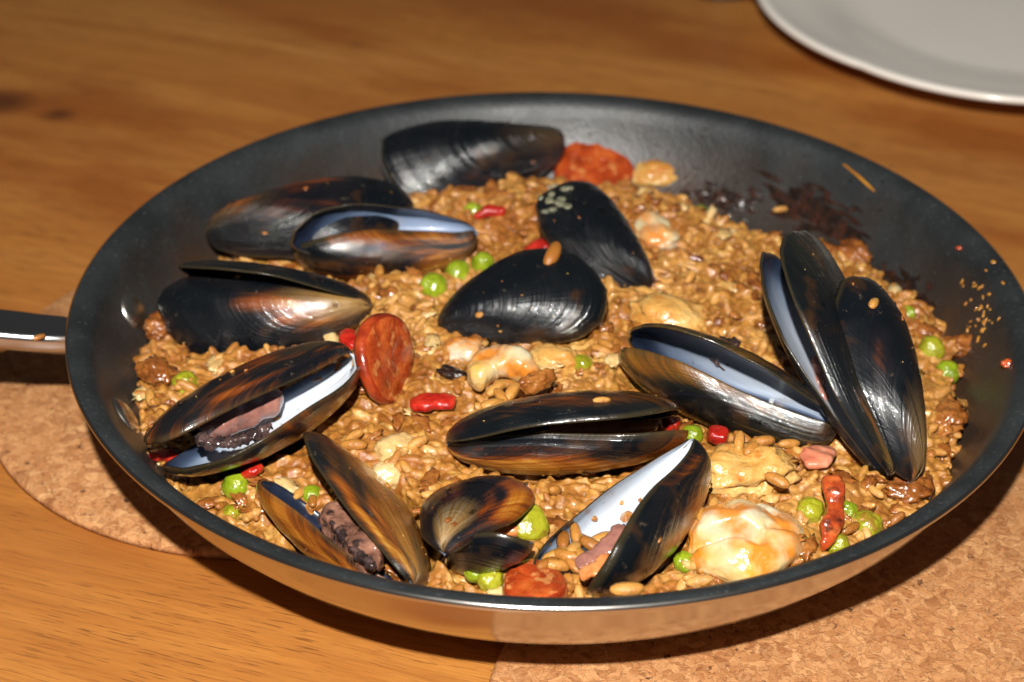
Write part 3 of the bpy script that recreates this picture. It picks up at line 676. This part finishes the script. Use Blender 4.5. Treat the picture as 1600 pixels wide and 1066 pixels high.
# ---------------------------------------------------------------- chorizo, peppers, ham
def camdir(r, u, t): v = r * RT + u * UP - t * F; return v / np.linalg.norm(v)
def slice_(px, py, lift, rad, thk, nrm, label, seed, squash=1.):
    prof_n = 11; V, Fc, mi = [], [], []; na = 64
    prof = [(0, .5), (.35, .5), (.7, .49), (.9, .45), (.975, .30), (1, .05), (1, -.2), (.96, -.42), (.85, -.5), (.4, -.5), (0, -.5)]
    B = basis(nrm, (0.1, .3, 1)); c = fz(px, py, lift)
    for i in range(na):
        a = 2 * math.pi * i / na; w = 1 + .025 * mn.noise(Vector((math.cos(a) * 1.3, math.sin(a) * 1.3, seed)))
        for r, z in prof:
            q = Vector((math.cos(a) * r * 4, math.sin(a) * r * 4, seed + z)); zz = z * thk + .0004 * mn.fractal(q, .8, 2, 3) * (1 if r < .95 else .3) + .0010 * (r ** 2) * math.cos(2 * a + seed)
            V.append(B[:, 1] * math.cos(a) * r * rad * w + B[:, 2] * math.sin(a) * r * rad * w * squash + B[:, 0] * zz)
    k = len(prof)
    for i in range(na):
        for j in range(k - 1):
            a, b = i * k + j, ((i + 1) % na) * k + j; Fc.append((a, b, b + 1, a + 1)); mi.append(1 if 3 <= j <= 7 else 0)
    o = link('chorizo_slice', mesh('chorizo_slice', V, Fc, [M['chorizo'], M['chorizoskin']], mi), None, c)
    tag(o, label, 'chorizo slice', 'chorizo slices in the paella')
slice_(928, 270, .0035, .0138, .0042, camdir(-.05, .42, .85), 'round red chorizo slice at the back beside the rearmost mussel', 2.)
slice_(602, 562, .009, .0132, .0042, camdir(.86, .05, .50), 'orange red chorizo slice standing on edge left of the middle', 5.)
slice_(836, 920, .001, .0085, .006, camdir(0, .75, .5), 'dark red chorizo slice half hidden by the front rim', 8.)

def strip(name, pix, wid, thk, mat, label, cat, seed=1, lift=.003, group=None, **kw):
    me, c = sweep(name, [fz(p[0], p[1], p[2] if len(p) > 2 else lift) for p in pix], wid, thk, mat, seed, **kw)
    return tag(link(name, me, None, c), label, cat, group)
G = 'red pepper pieces'
strip('pepper_piece', [(640, 632), (662, 628), (690, 627), (712, 630)], [.005, 0.0062, .006, .0055], .0028, M['pepper'], 'glossy bright red pepper piece beside the standing chorizo slice', 'pepper piece', 3, group=G, power=.6, taper=.5)
strip('pepper_piece', [(541, 522, .005), (546, 534, .005), (556, 542, .004)], .0052, .004, M['pepper'], 'small red pepper piece at the beak of the gold mussel', 'pepper piece', 4, group=G)
strip('pepper_piece', [(822, 390, .004), (840, 383, .006), (860, 384, .006)], .005, .003, M['pepper'], 'red pepper strip behind the plain black mussel', 'pepper piece', 5, group=G)
strip('pepper_piece', [(1038, 664), (1050, 662), (1062, 664)], .0045, .003, M['pepper'], 'small red pepper piece at the tip of the level brown mussel', 'pepper piece', 6, group=G)
strip('pepper_piece', [(1106, 676), (1122, 680), (1138, 683)], [.005, .006, .005], .0042, M['pepper'], 'red pepper cube below the olive brown mussel', 'pepper piece', 7, group=G, power=.55)
strip('pepper_piece', [(236, 712, .001), (256, 711, .002), (276, 718, .002)], .004, .003, M['pepper'], 'dark red pepper piece at the left wall under the open mussel tip', 'pepper piece', 8, group=G)
strip('pepper_piece', [(380, 741, .001), (393, 735, .002), (405, 727, .002)], .0045, .003, M['pepper'], 'red pepper piece just above the pea near the front left rim', 'pepper piece', 9, group=G)
strip('pepper_piece', [(740, 338, .001), (765, 330, .002), (790, 330, .002)], .004, .003, M['pepper'], 'dark red pepper piece under the rearmost mussel', 'pepper piece', 10, group=G)
strip('pepper_piece', [(1299, 744, .009), (1300, 768, .008), (1305, 790, .006), (1301, 818, .005), (1290, 846, .003), (1284, 862, .001)], [.0062, .0058, .0045, .0052, .0038, .002], .0032, M['oldpepper'], 'curled orange brown pepper strip among the peas at the front right', 'pepper piece', 11, group=G, up=tuple(-F), taper=.4, amp=.0012)
strip('ham_piece', [(1252, 720, .003), (1273, 713, .004), (1298, 703, .004)], [.007, .0095, .005], .0028, M['ham'], 'torn pink ham scrap under the beak of the olive brown mussel', 'ham piece', 12)

# ---------------------------------------------------------------- prawn, chicken and onion pieces
def chunk(name, px, py, lift, size, yaw, mat, label, cat, seed, amp=.22, freq=1.1, pitch=0., group=None):
    o = link(name, blob_mesh(name, size, mat, seed, amp, freq, 4, rot(yaw, pitch, 0), fine=.10), None, fz(px, py, lift)); tag(o, label, cat, group)
def prawn(pix, wid, thk, label, seed, lift=.004, mat='prawn', **kw):
    w = np.interp(np.linspace(0, 1, 60), np.linspace(0, 1, len(wid)), wid); wid = w * (1 - .10 * np.abs(np.sin(np.linspace(0, 1, 60) * math.pi * 6.5)) ** 8 + .03 * np.sin(np.linspace(0, 31, 60)))
    o = strip('prawn', pix, wid, thk, M[mat], label, 'prawn', seed, lift, 'prawns in the paella', n=60, m=28, amp=.0015, freq=130, power=.85, taper=.75, ends=.22, **kw); return o
def big_prawn():
    V, Fc = ico(6); D0 = V.copy(); d = 1 + disp(V, .16, 1.0, 4.1, 2) + disp(V, .018, 5, 2.2, 3)
    P = V * d[:, None] * np.array([.0150, .0135, .0095])
    for (x0, y0, x1, y1, w, dep) in ((-.016, -.003, -.001, -.0035, .0016, .0042), (-.001, -.0035, .003, -.0065, .0018, .0030), (.004, .012, .009, .004, .0011, .0012), (-.004, .013, -.002, .005, .0012, .0014), (.014, -.002, .006, -.003, .0010, .0010)):
        a = np.array([x0, y0]); b = np.array([x1, y1]); q = P[:, :2] - a; tt = np.clip(q @ (b - a) / ((b - a) @ (b - a)), 0, 1)
        dd = np.linalg.norm(q - tt[:, None] * (b - a), axis=1); P[:, 2] -= np.where(P[:, 2] > 0, dep * np.exp(-(dd / w) ** 2), 0)
    R_ = rot(.1, 0, .10); o = link('prawn', mesh('prawn', P @ R_.T, Fc, [M['prawn']]), None, fz(1158, 846, .0022))
    tag(o, 'large white chunk of prawn with orange sauce at the front rim', 'prawn', 'prawns in the paella')
big_prawn()
prawn([(742, 602, .005), (756, 580, .006), (782, 566, .007), (812, 572, .007), (836, 590, .006)], [.007, .010, .012, .010, .006], .009, 'curled prawn with a browned end above the level brown mussel', 22)
GC = 'chicken pieces in the paella'
chunk('chicken_piece', 1168, 735, .002, (.0135, .0085, .0060), .1, M['chicken'], 'stringy golden chicken piece topped with rice, above the large prawn', 'chicken piece', 31, .34, 2.0, group=GC)
chunk('chicken_piece', 1045, 492, .001, (.0115, .0085, .0048), -.3, M['chicken'], 'orange yellow chicken piece behind the olive brown mussel', 'chicken piece', 32, group=GC)
chunk('chicken_piece', 1022, 364, .001, (.0065, .0100, .005), .5, M['prawn'], 'pale yellow chicken piece right of the upright black mussel', 'chicken piece', 33, group=GC)
chunk('chicken_piece', 1022, 272, .001, (.0085, .0075, .0045), .2, M['chicken'], 'golden chicken piece right of the round chorizo at the back', 'chicken piece', 34, group=GC)
chunk('chicken_piece', 727, 550, .001, (.0062, .0055, .004), .2, M['prawn'], 'small pale chicken cube below the plain black mussel', 'chicken piece', 35, group=GC)
chunk('chicken_piece', 868, 562, .001, (.0075, .0055, .004), 0, M['chicken'], 'pale chicken piece between the curled prawn and the middle pea', 'chicken piece', 36, group=GC)
chunk('onion_piece', 622, 703, -.001, (.0062, .0050, .0042), .4, M['onion'], 'smooth translucent onion lump in the rice right of the amber shell tip', 'onion piece', 37, group='onion lumps')
chunk('onion_piece', 607, 741, -.0015, (.0058, .0045, .0035), .9, M['onion'], 'smaller onion lump just below the smooth one, beside the amber shell', 'onion piece', 38, group='onion lumps')
chunk('browned_scrap', 838, 596, .009, (.0055, .0028, .0028), .5, M['brownbit'], 'dark brown fried scrap at the end of the curled prawn', 'browned scrap', 39, .4, 1.6)
chunk('dark_scrap', 708, 584, .001, (.0052, .0025, .0018), -.6, M['char'], 'black shiny mussel skin scrap left of the curled prawn', 'dark scrap', 40, .4, 1.6)
for i, (px, py, l) in enumerate(((1420, 765, 'reddish brown fried onion lump at the beak of the shiny black mussel'), (1480, 655, 'caramelised onion scrap at the right edge of the rice'), (1335, 395, 'fried onion lump right of the tallest shell tip'), (1190, 720, 'browned onion scrap lying on the stringy chicken'), (250, 510, 'brown rice clump by the upper rivet'), (245, 580, 'browned clump between the rivets'), (1500, 540, 'dark fried clump beside the two peas at the right wall'))):
    chunk('browned_scrap', px, py, .002, (.0062, .0045, .0032), i * 1.1, M['brownbit'], l, 'browned scrap', 50 + i, .42, 1.7, group='browned scraps in the rice')

# rice grains that lie apart
def one_grain(pos, label, sc=1.2, yaw=0., pitch=0., g=0, mat=None):
    o = link('rice_grain', GM[g], None, pos); o.scale = (sc,) * 3; o.rotation_euler = (0, pitch, yaw); tag(o, label, 'rice grain', 'grains that lie apart')
one_grain(on_shell(864, 398, 'm11', .001), 'orange rice grain resting on top of the plain black mussel', 1.55, 1.2, -.3)
one_grain(on_shell(1365, 474, 'm14', .0008), 'pale grain stuck to the face of the shiny black mussel', 1.0, 1.2, .2, 3)
one_grain(on_shell(940, 625, 'm8u', .0008), 'single grain stuck on the upper shell of the level brown mussel', .75, .1, 0, 4)
one_grain(at(980, 921, ZR - .002), 'plump amber grain caught at the front rim beside the black shell', 1.35, .1, 0, 5)
one_grain(at(61, 527, .0462), 'orange crumb of rice on top of the pan handle', .62, .6, 0, 6)
one_grain(wall_at(1222, 328, .0008)[0], 'single grain stuck on the far right pan wall', .9, .2, 0, 7)
for i, (px, py, yw) in enumerate(((868, 868, .3), (880, 845, 1.5), (897, 858, 1.2), (912, 845, 1.9), (893, 880, 2.1), (908, 872, 1.9), (872, 884, .2), (855, 880, .8), (925, 852, 2.6), (900, 835, 1.7), (940, 842, .6), (884, 868, 2.6))):
    p = at(px, py, ZR - .012 + .0006 * (i % 3))
    g = link('rice_grain', GM[i % 10], None, p); g.scale = (1.18,) * 3; g.rotation_euler = (0, random.uniform(-.3, .3), yw)
    tag(g, 'plump rice grain in the heap held by the white mussel shell', 'rice grain', 'grains in the white shell')
for i, (px, py, yw) in enumerate(((775, 607, .8), (790, 600, .3), (783, 621, 2.), (770, 632, .5), (788, 634, .2), (800, 612, 1.1), (1155, 690, 1.4), (1175, 700, 1.), (1190, 690, .2), (1215, 750, 2.6), (1115, 795, 1.5), (1095, 806, 1.6))):
    p = fz(px, py, .0075); g = link('rice_grain', GM[(i + 3) % 10], None, p); g.scale = (1.15,) * 3; g.rotation_euler = (0, random.uniform(-.3, .3), yw)
    tag(g, 'plump rice grain sitting on a piece of prawn or chicken', 'rice grain', 'grains on the prawn and chicken')

# ---------------------------------------------------------------- mussel meat (parts of the mussels)
def meat(key, name, pts, wid, thk, mat, seed, **kw):
    e = MU[key]; me, c = sweep(name, pts, wid, thk, M[mat], seed, **kw); link(name, me, e, Vector(c) - e.location)
Z = ZR
meat('m5', 'meat', [at(300, 676, Z - .011), at(335, 655, Z - .009), at(380, 636, Z - .008), at(440, 618, Z - .008)], [.008, .014, .015, .009], .010, 'meat', 61, amp=.0022, freq=90, n=60, m=28)
meat('m5', 'frill', [at(302, 668, Z - .006), at(318, 690, Z - .006), at(352, 692, Z - .005), at(395, 682, Z - .004), at(425, 665, Z - .004)], .0030, .0026, 'meatdark', 62, amp=.0014, freq=600, n=80)
meat('m6', 'meat', [at(512, 808, Z - .012), at(535, 825, Z - .010), at(560, 850, Z - .009), at(590, 885, Z - .008)], [.007, .010, .010, .007], .008, 'meatbrown', 64, amp=.0022, freq=110, n=60, m=28)
meat('m6', 'frill', [at(516, 800, Z - .009), at(530, 830, Z - .008), at(556, 862, Z - .006), at(585, 888, Z - .005)], .0022, .0022, 'meatdark', 65, amp=.0009, freq=600, n=70)
meat('m7', 'meat', [at(750, 830, Z - .010), at(785, 825, Z - .009), at(812, 822, Z - .009)], .006, .0035, 'meatorange', 66, amp=.0008)
meat('m8', 'meat', [at(855, 672, Z - .007), at(910, 667, Z - .006), at(970, 668, Z - .006), at(1030, 667, Z - .007)], [.004, .006, .006, .003], .003, 'meatorange', 67, amp=.0005)
meat('m9', 'mantle', [at(900, 884, Z - .010), at(930, 868, Z - .008), at(955, 850, Z - .006), at(975, 820, Z - .004)], .0055, .0022, 'meat', 68, amp=.0008, freq=300)
meat('m9', 'mantle', [at(905, 900, Z - .009), at(932, 888, Z - .007), at(955, 868, Z - .005)], .005, .0022, 'meatorange', 69, amp=.0008, freq=300)
meat('m10', 'meat', [at(1118, 570, Z - .001), at(1128, 558, Z + .001), at(1142, 547, Z + .002), at(1148, 560, Z + .001)], [.005, .0075, .006, .004], .005, 'meatdark', 70, amp=.0022, freq=420, n=50)
meat('m13', 'meat', [at(1270, 560, Z - .001), at(1278, 590, Z - .003), at(1290, 630, Z - .006)], .003, .003, 'meat', 71, amp=.0008, freq=300)
# crumbs and drops of sauce stuck to the outsides (one joined part per mussel)
for key, (_, vs_) in MUSSELS.items():
    e = MU[key]; vsx, Fx, mx, base = [], [], [], 0; iv, if_ = ico(2)
    for vk, _c in vs_:
        if vk in ('m9l', 'm5l', 'm3f', 'm4f', 'm10u', 'm13l', 'm7l'): continue
        B, a, Yd, Zd, L, Wd, H = VP[vk]
        for q in range(16):
            x = random.uniform(.12, .93); c_, w_ = halfw(np.array(x)); y = float(c_ + w_ * random.uniform(-.9, .9)); z = float(hgt(np.array(x), np.array(y)))
            P_ = B + a * x * L + Yd * y * Wd + Zd * z * H; s_ = random.choice([.00018, .00025, .0003, .0004, .0008]) * random.uniform(.8, 1.3)
            V_ = iv * (1 + disp(iv, .5, 1.6, q + x, 2))[:, None] * np.array([s_ * random.uniform(.8, 1.8), s_, s_ * .5]) @ basis(a, Zd).T + P_ - np.array(e.location)
            vsx.append(V_); Fx.extend([tuple(base + k_ for k_ in f) for f in if_]); mx.extend([random.choice([0, 0, 0, 1, 2])] * len(if_)); base += len(iv)
    tag(link('stuck_crumbs', mesh('stuck_crumbs', np.vstack(vsx), Fx, [M['water'], M['rice'], M['brownbit']], mx), e), kind='stuff')
q0, q1 = on_shell(1207, 612, 'm10l', .0006), on_shell(1202, 638, 'm10l', .0006)
me, c = sweep('chipped_edge', [q0, (q0 + q1) / 2 + np.array([.0003, 0, .0003]), q1], [.0010, .0016, .0008], .0007, M['nacre_chip'], 77, amp=.0001)
link('chipped_edge', me, MU['m10'], Vector(c) - MU['m10'].location)
# grey green crust on the upright mussel
for i in range(16):
    q = on_shell(872 + random.gauss(0, 12), 312 + random.gauss(0, 12), 'm12', .0003)
    link('crust', blob_mesh('crust', (.0016, .0013, .0008), M['crust'], 80 + i, .4, 1.5, 2), MU['m12'], Vector(q) - MU['m12'].location)

# ---------------------------------------------------------------- marks on the pan wall
def patch(name, px, py, wx, wy, mat, label, seed, thick=.0008, tangent=True, kind='stuff'):
    "a thin crust that follows the wall"
    n = 26; V, Fc, ok = [], [], {}
    for i in range(n):
        for j in range(n):
            u, v = i / (n - 1) * 2 - 1, j / (n - 1) * 2 - 1; p, nn = wall_at(px + u * wx, py + v * wy + .55 * u * wx * (.0 if not tangent else tangent))
            d = 1 - math.hypot(u, v); f = mn.fractal(Vector((u * 4 + seed, v * 4, seed)), .8, 2, 4) * .9 + d * 1.1 - .28
            h = thick * min(1, max(-1, f * 3)); V.append(p + nn * h)
    for i in range(n - 1):
        for j in range(n - 1): a = i * n + j; Fc.append((a, a + n, a + n + 1, a + 1))
    return tag(link(name, mesh(name, V, Fc, [mat])), label, kind=kind)
patch('burnt_sauce', 1120, 312, 60, 26, M['char'], 'shiny black burnt sauce on the pan wall at the far edge of the rice', 4.4, .0007, .35)
patch('burnt_sauce', 1270, 330, 105, 45, M['char'], 'long dark burnt stain on the far right pan wall', 9.1, .0003, .75)
patch('burnt_sauce', 1420, 470, 42, 60, M['char'], 'dark burnt crust between the rice and the right wall', 2.7, .0009, .9)
def flecks(name, items, mat, label, cat=None, kind='stuff', h=.0003):
    vs, Fc, base = [], [], 0; iv, if_ = ico(2)
    for px, py, s, asp in items:
        p, nn = wall_at(px, py); B = basis(nn, (random.gauss(0, 1), random.gauss(0, 1), .2)); d = 1 + disp(iv, .5, 1.5, px * .13, 2)
        V = iv * d[:, None] * np.array([h, s, s * asp]); vs.append(V @ B.T + p); Fc.extend([tuple(base + q for q in f) for f in if_]); base += len(iv)
    return tag(link(name, mesh(name, np.vstack(vs), Fc, [mat])), label, kind=kind)
fk = [(1528 + random.gauss(0, 11), 492 + random.gauss(0, 22), random.uniform(.0003, .0010), random.uniform(.3, .8)) for _ in range(34)] + [(1552, 410, .0012, .6), (1565, 414, .0007, .8), (1503, 440, .001, .4), (1505, 447, .0006, .6), (1545, 460, .001, .5), (1567, 442, .0009, .5), (1528, 530, .0012, .5), (1538, 540, .001, .4)]
flecks('saffron_flecks', fk, M['oil'], 'spatter of small orange yellow flecks on the right pan wall')
dp = [(random.uniform(880, 1400), random.uniform(190, 330), random.uniform(.00025, .0006), 1.) for _ in range(46)] + [(random.uniform(380, 600), random.uniform(225, 300), random.uniform(.0002, .0004), 1.) for _ in range(12)]
dp = [d for d in dp if math.hypot(*wall_at(d[0], d[1])[0][:2]) > .112]
flecks('oil_droplets', dp, M['water'], 'tiny glistening droplets scattered over the far pan wall', h=.0003)
me, c = sweep('dried_streak', [wall_at(1317, 256, .0002)[0], wall_at(1342, 276, .0002)[0], wall_at(1368, 300, .0002)[0]], .0011, .0006, M['oil'], 5, amp=.0002)
tag(link('dried_streak', me, None, c), 'thin tan dried streak on the far right pan wall', 'dried streak')
for px, py, s, l in ((1500, 388, .0013, 'small dark red scrap high on the right pan wall'), (1576, 568, .0024, 'dark red scrap stuck near the right rim')):
    p, nn = wall_at(px, py); tag(link('red_scrap', blob_mesh('red_scrap', (s, s * .6, s * .5), M['oldpepper'], px, .4, 1.5, 3), None, p), l, 'red scrap')

# ---------------------------------------------------------------- plate and dark foot at the back
PC = (.1975, .3180); PRr = .1120
def plate():
    e = tag(empty('plate', (PC[0], PC[1], 0), 'large white china plate with a raised rim, cut off by the top right corner', 'plate'))
    prof = [(0, .0052), (.060, .0052), (.069, .0060), (.076, .0082), (.084, .0108), (.094, .0134), (.104, .0152), (.1075, .0166), (.1100, .0174), (.1118, .0170), (.1122, .0160), (.1112, .0148), (.104, .0122), (.092, .0095), (.078, .0060), (.070, .0022), (.066, .0004), (.060, .0004), (.058, .0020), (0, .0022)]
    sc = lambda a, r: (.014 * (abs(math.sin(a * 4.5 + 1.0)) ** .5 - .8) * max(0, (r - .09) / .022)) if r > .09 else 0
    link('dish', lathe('dish', prof, 260, [M['china']], scallop=sc), e)
plate()
def foot():
    c = at(1130, -12, .002); prof = [(0, .026), (.011, .026), (.0125, .022), (.012, .012), (.014, .006), (.0175, .0035), (.0182, .0015), (.0175, .0002), (0, .0002)]
    o = link('jar', lathe('jar', prof, 60, [M['darkmetal']]), None, (c[0], c[1] + .012, 0)); tag(o, 'dark round foot of a jar at the top edge, left of the plate', 'jar')
foot()
